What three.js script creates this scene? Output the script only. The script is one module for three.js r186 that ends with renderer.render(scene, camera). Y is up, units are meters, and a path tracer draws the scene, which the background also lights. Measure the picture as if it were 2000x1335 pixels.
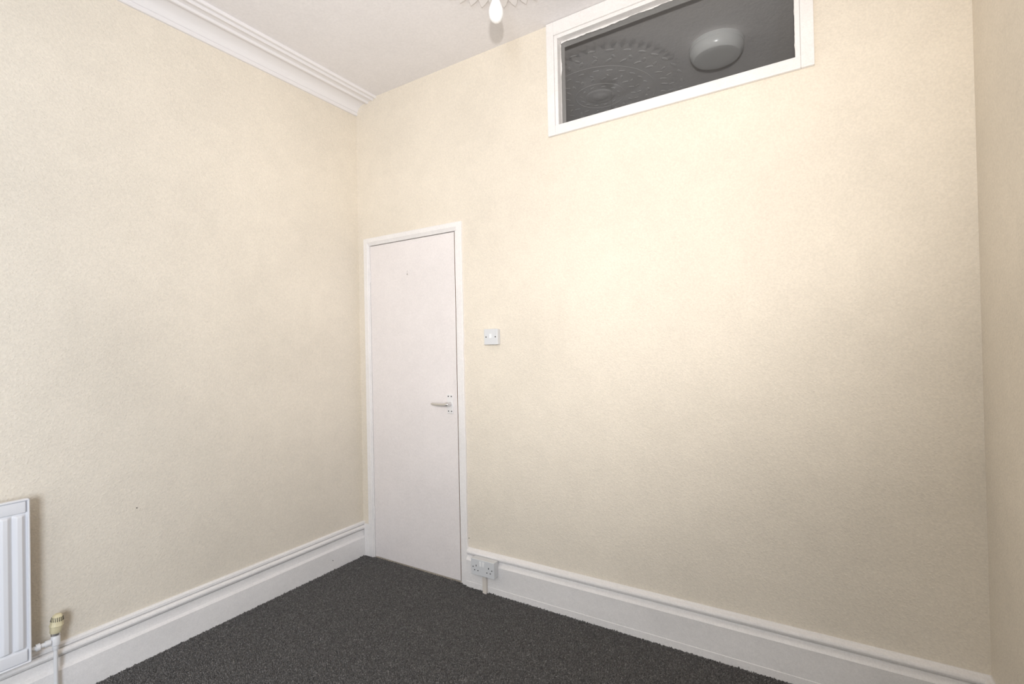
import * as THREE from 'three';
import { RectAreaLightUniformsLib } from 'three/addons/lights/RectAreaLightUniformsLib.js';
import { RoundedBoxGeometry } from 'three/addons/geometries/RoundedBoxGeometry.js';
import { mergeGeometries, toCreasedNormals } from 'three/addons/utils/BufferGeometryUtils.js';

// ------------------------------------------------------------------ camera, sky, lights, exposure
const scene = new THREE.Scene();
const camera = new THREE.PerspectiveCamera(2 * Math.atan(667.5 / 958.07) * 180 / Math.PI, 2000 / 1335, 0.02, 60);
camera.position.set(2.5228, 1.3256, 2.1929);
camera.rotation.order = 'YXZ';
camera.rotation.set(0.00825, 0.55515, -0.02106);
scene.add(camera);

scene.background = new THREE.Color(0.80, 0.90, 1.0);        // overcast sky outside the room's window
scene.backgroundIntensity = 2.0;

RectAreaLightUniformsLib.init();
const daylight = new THREE.RectAreaLight(new THREE.Color(0.835, 0.935, 1.085), 23.0, 0.9, 1.3);   // sky light through the window in the right wall
daylight.position.set(2.955, 1.40, 3.65);
daylight.lookAt(0, 1.40, 3.65);
scene.add(daylight);

const flash = new THREE.SpotLight(new THREE.Color(1.0, 0.962, 0.93), 11.2, 0, 0.95, 1.0, 2);   // photographer's flash on a bracket above the lens
flash.position.set(2.53, 1.62, 2.20);
flash.target.position.set(1.38, 2.45, 0);
flash.castShadow = true;
flash.shadow.radius = 1.2;
flash.shadow.mapSize.set(2048, 2048);
scene.add(flash, flash.target);

const renderer = new THREE.WebGLRenderer({ antialias: true });
renderer.toneMapping = THREE.LinearToneMapping;
renderer.toneMappingExposure = 1.05;
renderer.shadowMap.enabled = true;

// ------------------------------------------------------------------ measures (metres; corner of left and back wall is the origin)
const H = 2.926, XR = 2.987, ZF = 4.60, TH = 0.08, ZH = -3.20;   // ceiling, right wall, wall behind the camera, partition thickness, hall's far wall

// ------------------------------------------------------------------ helpers
let seed = 7;
function rnd() { seed = (seed + 0x6D2B79F5) | 0; let t = Math.imul(seed ^ (seed >>> 15), 1 | seed); t = (t + Math.imul(t ^ (t >>> 7), 61 | t)) ^ t; return ((t ^ (t >>> 14)) >>> 0) / 4294967296; }
const taken = {};
function numbered(n) { const k = taken[n] = (taken[n] ?? -1) + 1; return k ? n + '_' + String(k).padStart(3, '0') : n; }
function uvMetres(geo) {
  const g = geo.index ? geo.toNonIndexed() : geo;
  const p = g.attributes.position, uv = new Float32Array(p.count * 2);
  const a = new THREE.Vector3(), b = new THREE.Vector3(), c = new THREE.Vector3(), n = new THREE.Vector3();
  for (let i = 0; i < p.count; i += 3) {
    a.fromBufferAttribute(p, i); b.fromBufferAttribute(p, i + 1); c.fromBufferAttribute(p, i + 2);
    n.copy(b).sub(a).cross(c.clone().sub(a)); const x = Math.abs(n.x), y = Math.abs(n.y), z = Math.abs(n.z);
    [a, b, c].forEach((v, k) => {
      const u = x >= y && x >= z ? [v.z, v.y] : y >= z ? [v.x, v.z] : [v.x, v.y];
      uv[(i + k) * 2] = u[0]; uv[(i + k) * 2 + 1] = u[1];
    });
  }
  g.setAttribute('uv', new THREE.BufferAttribute(uv, 2));
  return g;
}
const merge = l => mergeGeometries(l.map(g => { const q = g.index ? g.toNonIndexed() : g; for (const k of Object.keys(q.attributes)) if (!['position', 'normal', 'uv'].includes(k)) q.deleteAttribute(k); return q; }));
const box = (x0, x1, y0, y1, z0, z1) => uvMetres(new THREE.BoxGeometry(x1 - x0, y1 - y0, z1 - z0).translate((x0 + x1) / 2, (y0 + y1) / 2, (z0 + z1) / 2));
const rbox = (x0, x1, y0, y1, z0, z1, r = 0.003, s = 3) => new RoundedBoxGeometry(x1 - x0, y1 - y0, z1 - z0, s, r).translate((x0 + x1) / 2, (y0 + y1) / 2, (z0 + z1) / 2);
const cyl = (r0, r1, h, s = 32) => new THREE.CylinderGeometry(r1, r0, h, s);
const lathe = (pts, s = 48) => toCreasedNormals(new THREE.LatheGeometry(pts.map(p => new THREE.Vector2(p[0], p[1])), s), 0.6);
function shapeOf(pts) { const s = new THREE.Shape(); pts.forEach((p, i) => i ? s.lineTo(p[0], p[1]) : s.moveTo(p[0], p[1])); return s; }
function extrude(shape, depth, opts = {}) { return new THREE.ExtrudeGeometry(shape, { depth, bevelEnabled: false, ...opts }); }
function add(name, geo, material, parent) {
  const m = new THREE.Mesh(geo, material);
  m.name = parent === scene ? numbered(name) : name;
  m.castShadow = m.receiveShadow = true;
  parent.add(m); return m;
}
function tag(o, label, category, group) { o.userData.label = label; o.userData.category = category; if (group) o.userData.group = group; return o; }
function thing(name, label, category, pos = [0, 0, 0]) { const g = new THREE.Group(); g.name = numbered(name); g.position.set(...pos); scene.add(g); return tag(g, label, category); }
function struct(name, geo, material, label) { const m = add(name, geo, material, scene); m.userData.kind = 'structure'; m.userData.label = label; return m; }
function structGroup(name, label) { const g = new THREE.Group(); g.name = name; g.userData.kind = 'structure'; g.userData.label = label; scene.add(g); return g; }

// ------------------------------------------------------------------ textures
function dataTex(size, fill, repeat, srgb) {
  const d = new Uint8Array(size * size * 4); fill(d, size);
  const t = new THREE.DataTexture(d, size, size); t.wrapS = t.wrapT = THREE.RepeatWrapping; t.magFilter = THREE.LinearFilter; t.minFilter = THREE.LinearMipmapLinearFilter; t.generateMipmaps = true;
  if (srgb) t.colorSpace = THREE.SRGBColorSpace;
  t.repeat.set(repeat, repeat); t.needsUpdate = true; return t;
}
function splats(size, n, r0, r1, power = 1) {            // wrapped field of small raised chips
  const f = new Float32Array(size * size);
  for (let k = 0; k < n; k++) {
    const cx = rnd() * size, cy = rnd() * size, ra = r0 + (r1 - r0) * rnd() ** 2, rb = ra * (0.55 + 0.45 * rnd()), th = rnd() * Math.PI, a = (0.35 + 0.65 * rnd()) ** power;
    const c = Math.cos(th), s = Math.sin(th), R = Math.ceil(ra * 2.2);
    for (let j = -R; j <= R; j++) for (let i = -R; i <= R; i++) {
      const x = Math.floor(cx) + i, y = Math.floor(cy) + j, dx = x + 0.5 - cx, dy = y + 0.5 - cy, u = (dx * c + dy * s) / ra, v = (-dx * s + dy * c) / rb;
      const w = a * Math.exp(-(u * u + v * v)); const id = ((y + size) % size) * size + (x + size) % size;
      if (w > f[id]) f[id] = w;
    }
  }
  return f;
}
function valueNoise(size, cells) {
  const g = new Float32Array(cells * cells); for (let i = 0; i < g.length; i++) g[i] = rnd();
  const out = new Float32Array(size * size);
  for (let y = 0; y < size; y++) for (let x = 0; x < size; x++) {
    const fx = x / size * cells, fy = y / size * cells, ix = Math.floor(fx), iy = Math.floor(fy); let u = fx - ix, v = fy - iy; u = u * u * (3 - 2 * u); v = v * v * (3 - 2 * v);
    const at = (a, b) => g[(b % cells) * cells + a % cells];
    out[y * size + x] = (at(ix, iy) * (1 - u) + at(ix + 1, iy) * u) * (1 - v) + (at(ix, iy + 1) * (1 - u) + at(ix + 1, iy + 1) * u) * v;
  }
  return out;
}
const chipField = splats(1024, 24000, 1.3, 3.6), chipFine = valueNoise(1024, 256), chipMid = valueNoise(1024, 90);
const chipBump = dataTex(1024, (d, n) => { for (let i = 0; i < n * n; i++) { const v = 255 * Math.min(1, 0.62 * chipField[i] + 0.2 * chipFine[i] + 0.18 * chipMid[i]); d[i * 4] = d[i * 4 + 1] = d[i * 4 + 2] = v; d[i * 4 + 3] = 255; } }, 1 / 1.1);
function mottle(rgb, amp, size, metres, cells) {          // paint tone with faint grain and patches
  const a = valueNoise(size, cells), b = valueNoise(size, cells * 5), c = valueNoise(size, size / 2);
  return dataTex(size, (d, n) => { for (let i = 0; i < n * n; i++) { const k = 1 + amp * ((a[i] - 0.5) * 0.9 + (b[i] - 0.5) * 0.5 + (c[i] - 0.5) * 1.3); for (let q = 0; q < 3; q++) d[i * 4 + q] = Math.max(0, Math.min(255, rgb[q] * k)); d[i * 4 + 3] = 255; } }, 1 / metres, true);
}
const M = {};
M.wall = new THREE.MeshStandardMaterial({ map: mottle([230, 220, 204], 0.035, 1024, 2.3, 7), bumpMap: chipBump, bumpScale: 0.0013, roughness: 0.72 });
const ceilBump = dataTex(512, (d, n) => { const a = valueNoise(n, 120), b = valueNoise(n, 40); for (let i = 0; i < n * n; i++) { const v = 255 * (0.55 * a[i] + 0.45 * b[i]); d[i * 4] = d[i * 4 + 1] = d[i * 4 + 2] = v; d[i * 4 + 3] = 255; } }, 1 / 0.9);
M.ceiling = new THREE.MeshStandardMaterial({ map: mottle([236, 232, 231], 0.02, 512, 1.9, 6), bumpMap: ceilBump, bumpScale: 0.0007, roughness: 0.85 });
M.gloss = new THREE.MeshStandardMaterial({ color: new THREE.Color(0.80, 0.79, 0.785), roughness: 0.38 });
const brush = dataTex(512, (d, n) => { const a = valueNoise(n, 26), b = valueNoise(n, 128); for (let i = 0; i < n * n; i++) { const v = 255 * (0.7 * a[i] + 0.3 * b[i]); d[i * 4] = d[i * 4 + 1] = d[i * 4 + 2] = v; d[i * 4 + 3] = 255; } }, 1 / 0.35);
M.trim = new THREE.MeshStandardMaterial({ map: mottle([239, 235, 232], 0.03, 512, 0.8, 8), bumpMap: brush, bumpScale: 0.0006, roughness: 0.42 });
M.door = new THREE.MeshStandardMaterial({ map: mottle([236, 229, 226], 0.025, 512, 1.3, 6), bumpMap: brush, bumpScale: 0.0004, roughness: 0.45 });
M.plaster = new THREE.MeshStandardMaterial({ color: new THREE.Color(0.83, 0.80, 0.79), roughness: 0.8 });
M.radiator = new THREE.MeshStandardMaterial({ color: new THREE.Color(0.80, 0.795, 0.81), roughness: 0.33 });
M.plastic = new THREE.MeshStandardMaterial({ color: new THREE.Color(0.69, 0.695, 0.70), roughness: 0.3 });
M.rocker = new THREE.MeshStandardMaterial({ color: new THREE.Color(0.88, 0.88, 0.87), roughness: 0.25 });
M.black = new THREE.MeshStandardMaterial({ color: new THREE.Color(0.012, 0.012, 0.012), roughness: 0.6 });
M.alu = new THREE.MeshStandardMaterial({ color: new THREE.Color(0.72, 0.71, 0.70), roughness: 0.28, metalness: 0.9 });
M.plate = new THREE.MeshStandardMaterial({ color: new THREE.Color(0.84, 0.82, 0.81), roughness: 0.42, metalness: 0.1 });
M.brown = new THREE.MeshStandardMaterial({ color: new THREE.Color(0.16, 0.075, 0.025), roughness: 0.7 });
M.cream = new THREE.MeshStandardMaterial({ color: new THREE.Color(0.72, 0.64, 0.42), roughness: 0.4 });
M.bulb = new THREE.MeshPhysicalMaterial({ color: new THREE.Color(0.93, 0.93, 0.93), roughness: 0.3, clearcoat: 0.5, clearcoatRoughness: 0.1 });
M.glass = new THREE.MeshPhysicalMaterial({ color: new THREE.Color(0.90, 0.905, 0.905), transmission: 1, thickness: 0, roughness: 0.0, ior: 1.5 });
M.opal = new THREE.MeshPhysicalMaterial({ color: new THREE.Color(0.80, 0.80, 0.79), roughness: 0.22 });
M.trunk = new THREE.MeshStandardMaterial({ color: new THREE.Color(0.76, 0.70, 0.63), roughness: 0.4 });
const carpetTone = dataTex(1024, (d, n) => { const a = valueNoise(n, 512), b = valueNoise(n, 180), c = valueNoise(n, 9); for (let i = 0; i < n * n; i++) { const k = 58 + 36 * a[i] + 22 * b[i] + 6 * c[i]; d[i * 4] = k * 1.0; d[i * 4 + 1] = k * 0.985; d[i * 4 + 2] = k * 0.975; d[i * 4 + 3] = 255; } }, 1 / 1.2, true);
M.carpet = new THREE.MeshStandardMaterial({ map: carpetTone, roughness: 1 });
M.pile = new THREE.MeshStandardMaterial({ color: 0xffffff, roughness: 1 });

// ------------------------------------------------------------------ the room and the hall beyond
const T = 0.12;
struct('floor', box(-T, XR + T, -0.12, 0, ZH - T, ZF + T), M.carpet, 'dark grey carpeted floor');
struct('ceiling', box(-T, XR + T, H, H + 0.12, ZH - T, ZF + T), M.ceiling, 'plain white painted ceiling');
struct('wall_left', box(-T, 0, 0, H, ZH - T, ZF + T), M.wall, 'cream woodchip wall behind the radiator');
struct('wall_hall', box(-0.0, XR, 0, H, ZH - T, ZH), M.wall, 'far wall of the hall beyond the door');
function wallWithHoles(name, holes, z0, z1, label) {
  const s = shapeOf([[0, 0], [XR, 0], [XR, H], [0, H]]);
  for (const [x0, x1, y0, y1] of holes) { const h = new THREE.Path(); h.moveTo(x0, y0); h.lineTo(x0, y1); h.lineTo(x1, y1); h.lineTo(x1, y0); h.closePath(); s.holes.push(h); }
  return struct(name, uvMetres(extrude(s, z1 - z0).translate(0, 0, z0)), M.wall, label);
}
const DL = 0.1035, DR = 0.7895, DT = 1.981;                      // door leaf
const WI = [1.467, 2.478, 2.412, 2.840];                        // clear opening of the internal window
wallWithHoles('wall_back', [[DL - 0.03, DR + 0.03, 0.0001, DT + 0.03], [WI[0] - 0.018, WI[1] + 0.018, WI[2] - 0.014, WI[3] + 0.018]], -TH, 0, 'cream woodchip partition wall with the door and high internal window');
struct('wall_front', box(0, XR, 0, H, ZF, ZF + T), M.wall, 'cream woodchip wall facing the door');
const FW = [3.2, 4.1, 0.75, 2.05];                              // daylight window in the right wall: z0, z1, y0, y1
{
  const s = shapeOf([[-(ZF + T), 0], [-(ZH - T), 0], [-(ZH - T), H], [-(ZF + T), H]]), h = new THREE.Path();
  h.moveTo(-FW[0], FW[2]); h.lineTo(-FW[0], FW[3]); h.lineTo(-FW[1], FW[3]); h.lineTo(-FW[1], FW[2]); h.closePath(); s.holes.push(h);
  struct('wall_right', uvMetres(extrude(s, T).rotateY(Math.PI / 2).translate(XR, 0, 0)), M.wall, 'cream woodchip wall opposite the radiator');
  const g = structGroup('window_2', 'white framed daylight window opposite the radiator');
  const [z0, z1, y0, y1] = FW, x0 = XR + 0.04, x1 = XR + 0.09;
  add('frame_stile', box(x0, x1, y0, y1, z0, z0 + 0.05), M.gloss, g); add('frame_stile', box(x0, x1, y0, y1, z1 - 0.05, z1), M.gloss, g);
  add('frame_rail', box(x0, x1, y0, y0 + 0.05, z0 + 0.05, z1 - 0.05), M.gloss, g); add('frame_rail', box(x0, x1, y1 - 0.05, y1, z0 + 0.05, z1 - 0.05), M.gloss, g);
  add('meeting_rail', box(x0, x1, 1.38, 1.42, z0 + 0.05, z1 - 0.05), M.gloss, g);
  for (const [a, b] of [[y0 + 0.05, 1.38], [1.42, y1 - 0.05]]) add('pane', box(XR + 0.063, XR + 0.067, a, b, z0 + 0.05, z1 - 0.05), M.glass, g);
  add('sill', rbox(XR - 0.06, XR + 0.04, y0 - 0.03, y0, z0 - 0.05, z1 + 0.05, 0.006), M.gloss, g);
}

// cornice along the left wall
const coveCurve = []; for (let i = 0; i <= 10; i++) { const t = i / 10, u = 1 - t; coveCurve.push([u * u * 0.017 + 2 * u * t * 0.026 + t * t * 0.098, u * u * 2.871 + 2 * u * t * 2.906 + t * t * 2.910]); }
const corniceProfile = [[0, 2.846], [0.010, 2.846], [0.013, 2.849], [0.013, 2.861], [0.010, 2.863], [0.010, 2.866], [0.015, 2.868], ...coveCurve, [0.099, 2.899], [0.102, 2.897], [0.112, 2.897], [0.115, 2.900], [0.116, 2.909], [0.146, 2.912], [0.147, 2.906], [0.150, 2.904], [0.157, 2.904], [0.160, 2.907], [0.161, 2.915], [0.174, 2.918], [0.175, 2.913], [0.178, 2.911], [0.185, 2.911], [0.188, 2.914], [0.188, H], [0, H]];
struct('trim_1', toCreasedNormals(extrude(shapeOf(corniceProfile), ZF), 0.5), M.plaster, 'moulded white plaster cornice along the top of the left wall');

// skirting boards
const arc = (cx, cy, r, a0, a1, n = 7, rx = r) => Array.from({ length: n + 1 }, (_, i) => { const a = a0 + (a1 - a0) * i / n; return [cx + rx * Math.cos(a), cy + r * Math.sin(a)]; });
const skirtLeft = [[0, 0.2155], [0.006, 0.2145], [0.013, 0.209], [0.0140, 0.199], [0.0125, 0.1975], [0.005, 0.1965], [0.005, 0.1940], [0.0135, 0.1935], ...arc(0.0140, 0.1805, 0.0125, Math.PI / 2, -Math.PI / 2, 9, 0.0115), [0.0135, 0.1675], [0.005, 0.1670], [0.005, 0.1640], [0.0120, 0.1630], [0.0128, 0.150], [0.0140, 0.134], [0.0160, 0.1285], [0.0180, 0.1270], [0.0262, 0.1200], [0.0275, 0.1180], [0.0275, 0], [0, 0]];
const skirtBack = [[0, 0.2125], [0.004, 0.212], [0.008, 0.2065], ...arc(0.0095, 0.1915, 0.0140, Math.PI / 2, -Math.PI / 2, 9, 0.0125), [0.004, 0.1770], [0.004, 0.1740], [0.0070, 0.1715], [0.0085, 0.1670], [0.0125, 0.1635], [0.0150, 0.1625], [0.0232, 0.1530], [0.0245, 0.1500], [0.0242, 0.148], [0.0235, 0.036], [0.0250, 0.034], [0.0250, 0], [0, 0]];
struct('baseboard_left', uvMetres(toCreasedNormals(extrude(shapeOf(skirtLeft), ZF), 0.5)), M.trim, 'tall moulded white skirting board under the radiator');
const AR = 0.850;
struct('baseboard_back', uvMetres(toCreasedNormals(extrude(shapeOf(skirtBack.map(p => [-p[0], p[1]])), XR - AR).rotateY(Math.PI / 2).translate(AR, 0, 0), 0.5)), M.trim, 'tall moulded white skirting board beside the door');
struct('baseboard_corner', uvMetres(rbox(0.020, 0.0605, 0, 0.205, 0, 0.014, 0.003)), M.trim, 'short white skirting filler between the corner and the door frame');
struct('baseboard_right', uvMetres(toCreasedNormals(extrude(shapeOf(skirtBack.map(p => [XR - p[0], p[1]])), ZF), 0.5)), M.trim, 'white skirting board along the wall opposite the radiator');

// ------------------------------------------------------------------ door
{
  const g = structGroup('door_1', 'plain white flush door in a white frame');
  const leaf = add('door_leaf', uvMetres(rbox(DL + 0.002, DR, 0.007, DT, -0.045, -0.002, 0.0015, 2)), M.door, g);
  add('edge_strip', box(DR - 0.004, DR + 0.0006, 0.009, DT - 0.002, -0.044, -0.0024), M.brown, leaf).userData.label = 'bare brown timber edge of the door';
  // jambs and stops
  add('jamb', box(DL - 0.03, DL, 0, DT + 0.003, -TH, 0.002), M.trim, g);
  add('jamb', box(DR + 0.0048, DR + 0.03, 0, DT + 0.003, -TH, -0.001), M.trim, g);
  add('head_jamb', box(DL - 0.03, DR + 0.03, DT + 0.003, DT + 0.03, -TH, 0.002), M.trim, g);
  add('door_stop', box(DL, DL + 0.012, 0, DT + 0.003, -TH, -0.048), M.trim, g);
  add('door_stop', box(DR - 0.008, DR + 0.0048, 0, DT + 0.003, -TH, -0.048), M.trim, g);
  add('door_stop', box(DL + 0.012, DR - 0.008, DT - 0.009, DT + 0.003, -TH, -0.048), M.trim, g);
  // architraves, with wobbly caulked outer edge
  const wob = (x, y, s) => x + 0.0012 * Math.sin(y * 9 + s) + 0.0008 * Math.sin(y * 31 + s * 2);
  function arch(x0, x1, y0, y1, wobble) {
    const pts = []; const n = 60;
    for (let i = 0; i <= n; i++) { const y = y0 + (y1 - y0) * i / n; pts.push([wobble ? wob(x1, y, 1) - (Math.exp(-(((y - 1.44) / 0.02) ** 2)) + 0.7 * Math.exp(-(((y - 1.30) / 0.03) ** 2))) * 0.004 : x1, y]); }
    pts.push([x0, y1], [x0, y0]);
    return uvMetres(extrude(shapeOf(pts), 0.010, { bevelEnabled: true, bevelThickness: 0.003, bevelSize: 0.003, bevelOffset: -0.003, bevelSegments: 3 }).translate(0, 0, 0.0));
  }
  add('architrave', arch(0.060, DL - 0.008, 0, 2.031, false), M.trim, g);
  add('architrave', arch(0.812, AR, 0, 2.031, true), M.trim, g);
  const headProfile = shapeOf([[0, DT + 0.003], [-0.003, DT + 0.003], [-0.0125, DT + 0.019], [-0.0155, DT + 0.023], [-0.0155, 2.028], [-0.013, 2.031], [0, 2.031]]);
  add('architrave', uvMetres(toCreasedNormals(extrude(headProfile, 0.816 - DL + 0.012).rotateY(Math.PI / 2).translate(DL - 0.012, 0, 0), 0.5)), M.trim, g);
  // hinges
  for (const y of [1.788, 0.287]) {
    const h = add('hinge', cyl(0.0045, 0.0045, 0.078, 16).translate(DL + 0.001, y, 0.001), M.trim, g);
    for (const k of [-1, 1]) add('knuckle_joint', cyl(0.0051, 0.0051, 0.003, 16).translate(DL + 0.001, y + k * 0.014, 0.001), M.gloss, h);
  }
  // handle
  const pl = add('handle_plate', rbox(0.7205, 0.7605, 0.948, 1.058, -0.003, 0.0045, 0.002), M.plate, g);
  for (const y of [1.046, 0.962]) for (const x of [0.7295, 0.7515]) add('screw', cyl(0.0036, 0.0036, 0.0016, 14).rotateX(Math.PI / 2).translate(x, y, 0.0045), M.black, pl);
  const neck = cyl(0.0125, 0.0115, 0.034, 24).rotateX(Math.PI / 2).translate(0.742, 1.003, 0.0205);
  const secs = []; const N = 22, Q = 18;
  for (let i = 0; i <= N; i++) { const t = i / N; secs.push([0.752 - 0.128 * t, 1.003 - 0.004 * Math.sin(t * 3.1) + 0.001 * t, 0.036 + 0.002 * Math.sin(t * 3), (0.0098 - 0.003 * t) * Math.min(1, Math.sqrt((1 - t) * 9 + 0.02)) * Math.min(1, Math.sqrt(t * 14 + 0.06)), (0.0075 - 0.002 * t) * Math.min(1, Math.sqrt((1 - t) * 9 + 0.02)) * Math.min(1, Math.sqrt(t * 14 + 0.06))]); }
  const P = [], I = [];
  secs.forEach(([x, y, z, a, b]) => { for (let k = 0; k < Q; k++) { const th = k / Q * Math.PI * 2; P.push(x, y + a * Math.sin(th), z + b * Math.cos(th)); } });
  for (let i = 0; i < N; i++) for (let k = 0; k < Q; k++) { const a = i * Q + k, b = i * Q + (k + 1) % Q; I.push(a, a + Q, b, b, a + Q, b + Q); }
  const lev = new THREE.BufferGeometry(); lev.setAttribute('position', new THREE.Float32BufferAttribute(P, 3)); lev.setIndex(I); lev.computeVertexNormals();
  lev.setAttribute('uv', new THREE.Float32BufferAttribute(new Float32Array(P.length / 3 * 2), 2));
  const hd = add('lever_handle', merge([neck, lev]), M.alu, g); hd.userData.label = 'polished metal lever handle';
  add('strike_plate', box(DR + 0.0007, DR + 0.0046, 0.955, 1.03, -0.040, -0.0015), M.brown, g);
  add('strike_plate', box(DR + 0.0007, DR + 0.0046, 0.19, 0.26, -0.040, -0.0015), M.brown, g);
  // little painted-over hook
  const hk = new THREE.CatmullRomCurve3([[0.428, 1.795, -0.002], [0.428, 1.790, 0.005], [0.431, 1.778, 0.009], [0.437, 1.770, 0.014], [0.443, 1.771, 0.018]].map(p => new THREE.Vector3(...p)));
  add('hook', new THREE.TubeGeometry(hk, 16, 0.0022, 8), M.trim, g);
}

// ------------------------------------------------------------------ internal window high in the partition
{
  const g = structGroup('window_1', 'white framed high internal window looking into the unlit hall');
  const [x0, x1, y0, y1] = WI;
  // lining
  add('lining', uvMetres(rbox(x0 - 0.018, x0, y0 - 0.014, y1 + 0.018, -TH, 0.010, 0.002)), M.trim, g);
  add('lining', uvMetres(rbox(x1, x1 + 0.018, y0 - 0.014, y1 + 0.018, -TH, 0.010, 0.002)), M.trim, g);
  add('lining', uvMetres(rbox(x0, x1, y1, y1 + 0.018, -TH, 0.010, 0.002)), M.trim, g);
  add('lining', uvMetres(rbox(x0, x1, y0 - 0.014, y0, -TH, 0.010, 0.002)), M.trim, g);
  // architrave boards
  add('architrave', uvMetres(rbox(1.409, x0 - 0.0185, 2.364, H - 0.001, 0, 0.016, 0.003)), M.trim, g);
  add('architrave', uvMetres(rbox(x1 + 0.0185, 2.5415, 2.364, H - 0.001, 0, 0.016, 0.003)), M.trim, g);
  add('architrave', uvMetres(rbox(x0 - 0.0185, x1 + 0.0185, y1 + 0.0185, H - 0.001, 0, 0.016, 0.003)), M.trim, g);
  add('architrave', uvMetres(rbox(x0 - 0.0185, x1 + 0.0185, 2.364, y0 - 0.005, 0, 0.016, 0.003)), M.trim, g);
  add('architrave', uvMetres(rbox(x0 - 0.0185, x1 + 0.0185, y0 - 0.0052, y0 - 0.0005, 0.0, 0.0135, 0.001)), M.trim, g);
  add('pane', box(x0, x1, y0, y1, -0.034, -0.030), M.glass, g).userData.label = 'clear glass pane with paint on its edges';
  // ragged paint left on the glass edge
  function flakes(len, w, n, s) {
    const pts = [[0, 0]]; seed = s;
    let k = w; for (let i = 0; i <= n; i++) { k = Math.max(0.0008, Math.min(w * 2.1, k + (rnd() - 0.5) * w * 0.9)); pts.push([len * i / n, k]); }
    pts.push([len, 0]); return extrude(shapeOf(pts), 0.0012);
  }
  add('paint_edge', flakes(x1 - x0, 0.0045, 150, 11).rotateZ(Math.PI).translate(x1, y1, -0.0299), M.trim, g);
  add('paint_edge', flakes(y1 - y0, 0.0035, 70, 12).rotateZ(-Math.PI / 2).translate(x0, y1, -0.0299), M.trim, g);
  add('paint_edge', flakes(y1 - y0, 0.0026, 70, 13).rotateZ(Math.PI / 2).translate(x1, y0, -0.0299), M.trim, g);
}

// ------------------------------------------------------------------ hall: ceiling rose and round lamp
{
  const g = thing('ornate_ceiling_rose', 'ornate plaster ceiling rose with faint rings of leaves, beyond the glass', 'ceiling rose', [1.37, H, -0.81]);
  add('boss', lathe([[0.0005, -0.012], [0.02, -0.011], [0.045, -0.006], [0.06, -0.003], [0.075, -0.004], [0.09, -0.001], [0.095, 0.001]], 60), M.plaster, g);
  for (const r of [0.155, 0.345]) add('ring', lathe([[r - 0.006, 0.001], [r - 0.004, -0.0010], [r + 0.004, -0.0010], [r + 0.006, 0.001]], 90), M.plaster, g);
  const kinds = [0, 1, 2].map(k => new THREE.SphereGeometry(1, 8, 6).scale(0.017 + 0.004 * k, 0.0020, 0.008 + 0.002 * k));
  for (const [r, n, tilt, k] of [[0.12, 12, 1.2, 0], [0.21, 18, 0.5, 1], [0.245, 18, -0.6, 0], [0.30, 24, 1.4, 1], [0.40, 30, 0.55, 2], [0.44, 30, -0.55, 1], [0.50, 34, 1.45, 2]])
    for (let q = 0; q < n; q++) { const a = (q + 0.15 * Math.sin(q * 7 + r * 90)) / n * Math.PI * 2; const m = add('leaf', kinds[k], M.plaster, g); m.position.set(r * Math.cos(a), 0, r * Math.sin(a)); m.rotation.y = -a + tilt; }
}
{
  const g = thing('round_ceiling_lamp', 'round white flush ceiling lamp seen through the high glass pane', 'ceiling lamp', [2.10, H, -0.64]);
  add('base', lathe([[0.0005, 0], [0.136, 0], [0.138, -0.004], [0.138, -0.016], [0.134, -0.020], [0.0005, -0.020]]), M.opal, g);
  add('diffuser', lathe([[0.134, -0.018], [0.1365, -0.024], [0.1365, -0.034], [0.134, -0.046], [0.128, -0.058], [0.119, -0.070], [0.1165, -0.0725], [0.113, -0.0735], [0.08, -0.0745], [0.0005, -0.0750]]), M.opal, g);
}

// ------------------------------------------------------------------ room's ceiling rose and pendant
const PX = 1.497, PZ = 0.605;
{
  const g = thing('leafy_ceiling_rose', 'white ceiling rose with pointed leaf edge around the hanging bulb', 'ceiling rose', [PX, H, PZ]);
  add('disc', lathe([[0.0005, -0.022], [0.05, -0.022], [0.07, -0.016], [0.16, -0.012], [0.17, -0.018], [0.19, -0.018], [0.20, -0.012], [0.33, -0.014], [0.335, 0]], 72), M.plaster, g);
  const lf = shapeOf([[0.27, -0.017], [0.315, -0.020], [0.342, -0.0235], [0.353, -0.0225], [0.372, -0.015], [0.375, -0.0155], [0.390, -0.007], [0.403, 0], [0.390, 0.007], [0.375, 0.0155], [0.372, 0.015], [0.353, 0.0225], [0.342, 0.0235], [0.315, 0.020], [0.27, 0.017]]);
  const lg = extrude(lf, 0.002, { bevelEnabled: true, bevelThickness: 0.002, bevelSize: 0.002, bevelOffset: -0.002, bevelSegments: 1 }).rotateX(Math.PI / 2).translate(0, -0.011, 0);
  for (let k = 0; k < 48; k++) { const m = add('leaf', lg, M.plaster, g); m.rotation.y = k / 48 * Math.PI * 2 + 2.571; }
}
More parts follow.
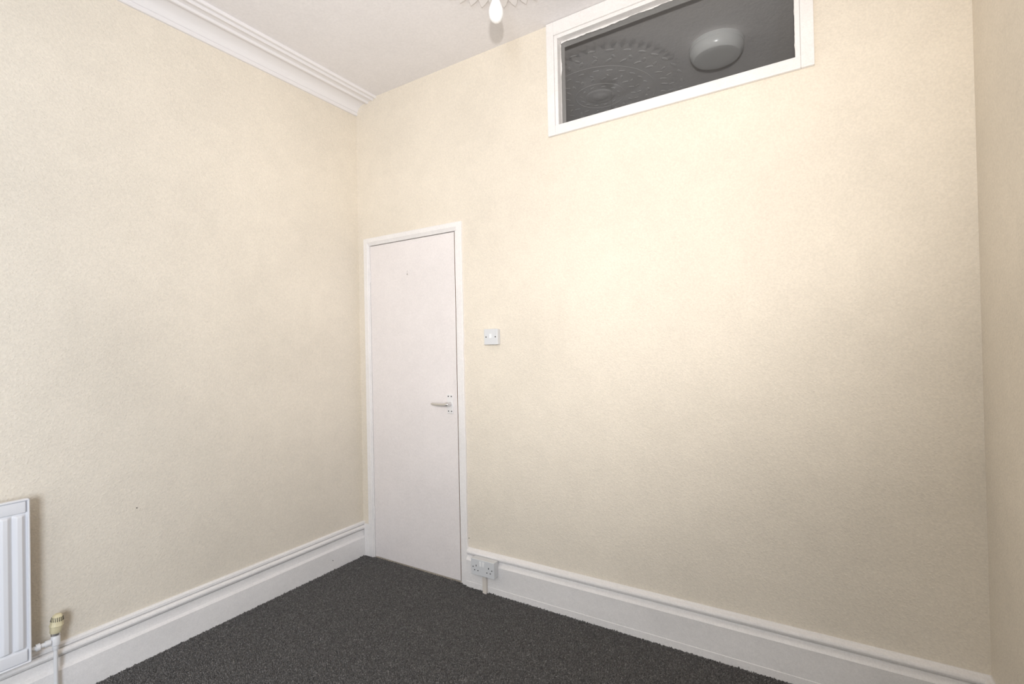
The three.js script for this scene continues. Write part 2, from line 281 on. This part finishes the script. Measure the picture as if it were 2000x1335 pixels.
{
  const g = thing('pendant_light', 'bare white light bulb hanging from the ceiling rose', 'pendant light', [PX, H, PZ]);
  add('ceiling_cup', lathe([[0.0005, -0.05], [0.012, -0.05], [0.02, -0.046], [0.038, -0.034], [0.042, -0.022], [0.042, -0.018], [0.0005, -0.018]]), M.gloss, g);
  add('flex', cyl(0.0033, 0.0033, 0.125, 12).translate(0, -0.11, 0), M.gloss, g);
  add('lampholder', lathe([[0.0005, -0.165], [0.006, -0.165], [0.012, -0.172], [0.0165, -0.185], [0.0175, -0.215], [0.0165, -0.232], [0.0145, -0.236], [0.0005, -0.236]], 32), M.gloss, g);
  const b = [[0.0005, -0.230], [0.0125, -0.230], [0.0130, -0.246], [0.0140, -0.252], [0.0175, -0.266], [0.0225, -0.280], [0.0265, -0.292], [0.0288, -0.304], [0.0285, -0.315], [0.0262, -0.326], [0.0215, -0.336], [0.0140, -0.343], [0.0070, -0.346], [0.0005, -0.347]];
  add('bulb', new THREE.LatheGeometry(new THREE.SplineCurve(b.map(p => new THREE.Vector2(...p))).getPoints(60), 40), M.bulb, g);
}

// ------------------------------------------------------------------ switch and socket
{
  const g = thing('light_switch', 'white surface-mounted light switch beside the door', 'light switch', [1.0485, 1.377, 0]);
  add('back_box', rbox(-0.042, 0.042, -0.041, 0.041, 0, 0.022, 0.003), M.plastic, g);
  add('switch_plate', rbox(-0.0435, 0.0435, -0.0415, 0.0425, 0.0225, 0.031, 0.003), M.plastic, g);
  const r = add('rocker', rbox(-0.0065, 0.0065, -0.0125, 0.0125, 0.028, 0.0345, 0.0015).rotateX(-0.1), M.rocker, g);
  r.position.z = 0.0015;
  for (const x of [-0.0300, 0.0300]) add('screw', cyl(0.0034, 0.0034, 0.002, 14).rotateX(Math.PI / 2).translate(x, -0.0005, 0.0305), M.black, g);
}
{
  const g = thing('double_socket', 'white double power socket mounted on the skirting board', 'socket', [0.989, 0.1475, 0.005]);
  add('back_box', rbox(-0.0735, 0.0735, -0.0415, 0.0415, 0.0200, 0.0525, 0.002), M.plastic, g);
  add('face_plate', rbox(-0.075, 0.075, -0.043, 0.043, 0.053, 0.062, 0.003), M.plastic, g);
  for (const x of [-0.0125, 0.0065]) add('rocker', rbox(x - 0.0065, x + 0.0065, 0.008, 0.034, 0.060, 0.0645, 0.0015), M.rocker, g);
  for (const s of [-1, 1]) {
    const cx = s * 0.040;
    add('pin_hole', box(cx - 0.0022, cx + 0.0022, 0.004, 0.0125, 0.060, 0.0624), M.black, g);
    for (const q of [-1, 1]) add('pin_hole', box(cx + q * 0.011 - 0.0034, cx + q * 0.011 + 0.0034, -0.0185, -0.0142, 0.060, 0.0624), M.black, g);
    add('screw', cyl(0.003, 0.003, 0.001, 12).rotateX(Math.PI / 2).translate(s * 0.0605, 0.000, 0.0622), M.black, g);
  }
}
tag(add('cable_trunking', rbox(0.969, 0.993, 0, 0.1055, 0.0255, 0.042, 0.0015), M.trunk, scene), 'short cream cable trunking running from the socket to the carpet', 'trunking');

// ------------------------------------------------------------------ radiator, valve and pipe
const RZ = 1.6025, RF = 0.079, RW = 0.84, RB = 0.217, RT = 0.809;
{
  const g = thing('radiator', 'white fluted panel radiator on the cream wall', 'radiator', [0, 0, 0]);
  const rail = 0.052, pitch = 0.0370, z0 = RZ + 0.006, z1 = RZ + RW - 0.006;
  const sm = (a, b, x) => { const t = Math.max(0, Math.min(1, (x - a) / (b - a))); return t * t * (3 - 2 * t); };
  function h(z, y) {                                            // relief of the pressed front
    const d = z - z0 - 0.0050, ph = ((d % pitch) + pitch) % pitch;
    const inside = z > z0 + 0.005 && z < z1 - 0.005;
    const ridge = inside ? Math.min(1, Math.max(0, ph / 0.0115)) * Math.min(1, Math.max(0, (0.0355 - ph) / 0.0105)) : 0;
    const vert = sm(RB + rail, RB + rail + 0.010, y) * (1 - sm(RT - rail - 0.010, RT - rail, y));
    const top = sm(RT - rail + 0.001, RT - rail + 0.006, y) * (1 - sm(RT - 0.010, RT - 0.006, y)), bot = sm(RB + 0.006, RB + 0.010, y) * (1 - sm(RB + rail - 0.006, RB + rail - 0.001, y));
    const cols = sm(z0 + 0.002, z0 + 0.006, z) * (1 - sm(z1 - 0.006, z1 - 0.002, z));
    return (0.0130 * ridge * vert + 0.0075 * Math.max(top, bot)) * cols;
  }
  const zs = [], ys = []; const nz = 460; for (let i = 0; i <= nz; i++) zs.push(z0 + (z1 - z0) * i / nz);
  const cut = [RB + 0.006, RB + 0.008, RB + 0.010, RB + rail - 0.006, RB + rail - 0.0035, RB + rail - 0.001, RB + rail, RB + rail + 0.003, RB + rail + 0.006, RB + rail + 0.010];
  for (const c of cut) ys.push(c); for (let i = 1; i < 8; i++) ys.push(RB + rail + 0.010 + (RT - RB - 2 * rail - 0.02) * i / 8); for (const c of [...cut].reverse()) ys.push(RT + RB - c);
  const P = [], I = [], U = [];
  for (const y of ys) for (const z of zs) { P.push(RF - 0.0105 + h(z, y), y, z); U.push(z, y); }
  const w = zs.length; for (let j = 0; j < ys.length - 1; j++) for (let i = 0; i < w - 1; i++) { const a = j * w + i; I.push(a, a + w, a + 1, a + 1, a + w, a + w + 1); }
  const pg = new THREE.BufferGeometry(); pg.setAttribute('position', new THREE.Float32BufferAttribute(P, 3)); pg.setAttribute('uv', new THREE.Float32BufferAttribute(U, 2)); pg.setIndex(I); pg.computeVertexNormals();
  const pm = M.radiator.clone(); pm.side = THREE.DoubleSide;
  add('front_panel', pg, pm, g);
  add('back_panel', rbox(RF - 0.024, RF - 0.0115, RB, RT, RZ, RZ + RW, 0.004), M.radiator, g);
  const rim = (a, b, c, d2) => rbox(RF - 0.012, RF - 0.0005, a, b, c, d2, 0.003);
  add('rim', rim(RB, RT, RZ, RZ + 0.0065), M.radiator, g); add('rim', rim(RB, RT, RZ + RW - 0.0065, RZ + RW), M.radiator, g);
  add('rim', rim(RT - 0.0065, RT, RZ, RZ + RW), M.radiator, g); add('rim', rim(RB, RB + 0.0065, RZ, RZ + RW), M.radiator, g);
  for (const z of [RZ + 0.15, RZ + RW - 0.15]) add('bracket', box(0, RF - 0.0215, RB + 0.05, RT - 0.08, z - 0.016, z + 0.016), M.radiator, g);
}
{
  const VX = 0.052, VZ = 1.5305;
  const v = thing('radiator_valve', 'cream thermostatic radiator valve beside the white radiator', 'valve', [VX, 0.245, VZ]);
  add('valve_body', lathe([[0.0005, -0.030], [0.0085, -0.030], [0.0095, -0.028], [0.0095, -0.014], [0.0135, -0.011], [0.0142, 0.0], [0.0142, 0.018], [0.0128, 0.021], [0.0128, 0.026], [0.0005, 0.026]], 28), M.gloss, v);
  add('union_nut', new THREE.CylinderGeometry(0.0125, 0.0125, 0.016, 6).rotateX(Math.PI / 2).translate(0, 0.004, 0.022), M.gloss, v);
  add('tail_pipe', cyl(0.0080, 0.0080, 0.055, 20).rotateX(Math.PI / 2).translate(0, 0.004, 0.042), M.gloss, v);
  add('tail_nut', new THREE.CylinderGeometry(0.0135, 0.0135, 0.012, 6).rotateX(Math.PI / 2).translate(0, 0.004, 0.050), M.gloss, v);
  add('chrome_ring', cyl(0.0138, 0.0138, 0.009, 28).translate(0, 0.0300, 0), M.alu, v).userData.label = 'thin chrome ring under the cream head';
  const head = lathe([[0.0005, 0], [0.0158, 0], [0.0172, 0.003], [0.0188, 0.022], [0.0192, 0.027], [0.0212, 0.0285], [0.0214, 0.031], [0.0205, 0.033], [0.0195, 0.036], [0.0190, 0.046], [0.0178, 0.056], [0.0158, 0.065], [0.0128, 0.0715], [0.0085, 0.0755], [0.0040, 0.077], [0.0005, 0.0773]], 40);
  const hm = add('valve_head', head, M.cream, v); hm.position.set(0, 0.034, 0); hm.rotation.x = -0.11; hm.scale.y = 0.9; hm.userData.label = 'cream plastic head with dark slots';
  const slot = rbox(-0.0010, 0.0010, -0.0085, 0.0085, -0.0012, 0.0012, 0.0008, 1);
  for (let k = 0; k < 20; k++) { const a = (k + 0.3) / 20 * Math.PI * 2; const s = add('slot', slot, M.black, hm); s.position.set(0.0172 * Math.sin(a), 0.0565, 0.0172 * Math.cos(a)); s.rotation.set(-0.20, a, 0, 'YXZ'); }
  tag(add('radiator_pipe', cyl(0.0066, 0.0066, 0.217, 24).translate(VX, 0.1085, VZ), M.gloss, scene), 'white painted pipe rising from the carpet to the radiator valve', 'pipe');
}

// ------------------------------------------------------------------ little nails
const nail = (name, label, x, y, z, rx) => tag(add(name, cyl(0.0022, 0.0018, 0.004, 10).rotateZ(rx ? Math.PI / 2 : 0).rotateX(rx ? 0 : Math.PI / 2).translate(x, y, z), M.black, scene), label, 'nail');
nail('wall_nail', 'tiny dark nail in the cream wall near the radiator', 0.001, 0.658, 1.245, true);
nail('wall_nail', 'tiny dark nail in the wall right beside the door frame', 0.8545, 0.262, 0.001, false);
nail('skirting_nail', 'tiny dark nail hole in the skirting below the corner', 0.0285, 0.062, 0.263, true);

// ------------------------------------------------------------------ carpet pile
{
  const tuft = new THREE.IcosahedronGeometry(1, 0);
  const pts = [], step = 0.0048;
  for (let z = 0.024; z < 1.95; z += step) for (let x = 0.026; x < XR - 0.02; x += step) pts.push([x + (rnd() - 0.5) * step * 0.9, z + (rnd() - 0.5) * step * 0.9, 1]);
  for (let x = DL + 0.004; x < DR - 0.004; x += step) for (let z = 0.004; z < 0.024; z += step) pts.push([x + (rnd() - 0.5) * step * 0.6, z + (rnd() - 0.5) * step * 0.6, 0.7]);
  // loose tufts standing up against the skirting boards
  for (let z = 0.03; z < 1.9; z += 0.004 + rnd() * 0.05) pts.push([0.0285 + rnd() * 0.002, z, 1.15 + rnd() * 0.8]);
  for (let x = AR + 0.01; x < XR - 0.03; x += 0.003 + rnd() * 0.022) pts.push([x, 0.0265 + rnd() * 0.002, 1.15 + rnd() * 0.7]);
  const im = new THREE.InstancedMesh(tuft, M.pile, pts.length);
  const m4 = new THREE.Matrix4(), q = new THREE.Quaternion(), e = new THREE.Euler(), c = new THREE.Color();
  pts.forEach(([x, z, s], i) => {
    e.set((rnd() - 0.5) * 1.1, rnd() * 6.28, (rnd() - 0.5) * 1.1); q.setFromEuler(e);
    const r = (0.0024 + rnd() * 0.0016) * (s > 1 ? 1.25 : 1), hh = (0.0020 + 0.0024 * rnd()) * (s > 1 ? 1.35 * s : s);
    m4.compose(new THREE.Vector3(x, 0.0006 + rnd() * 0.0022, z), q, new THREE.Vector3(r, hh, r * 0.62)); im.setMatrixAt(i, m4);
    const k = 0.130 * (0.5 + 0.9 * rnd() * rnd() + 0.4 * rnd() + (rnd() < 0.03 ? 0.7 : 0)); c.setRGB(k * 1.04, k * 0.985, k * 0.945); im.setColorAt(i, c);
  });
  im.name = 'carpet_pile'; im.castShadow = im.receiveShadow = true; im.userData = { kind: 'stuff', label: 'short dark grey flecked carpet pile', category: 'carpet' };
  scene.add(im);
}

renderer.render(scene, camera);
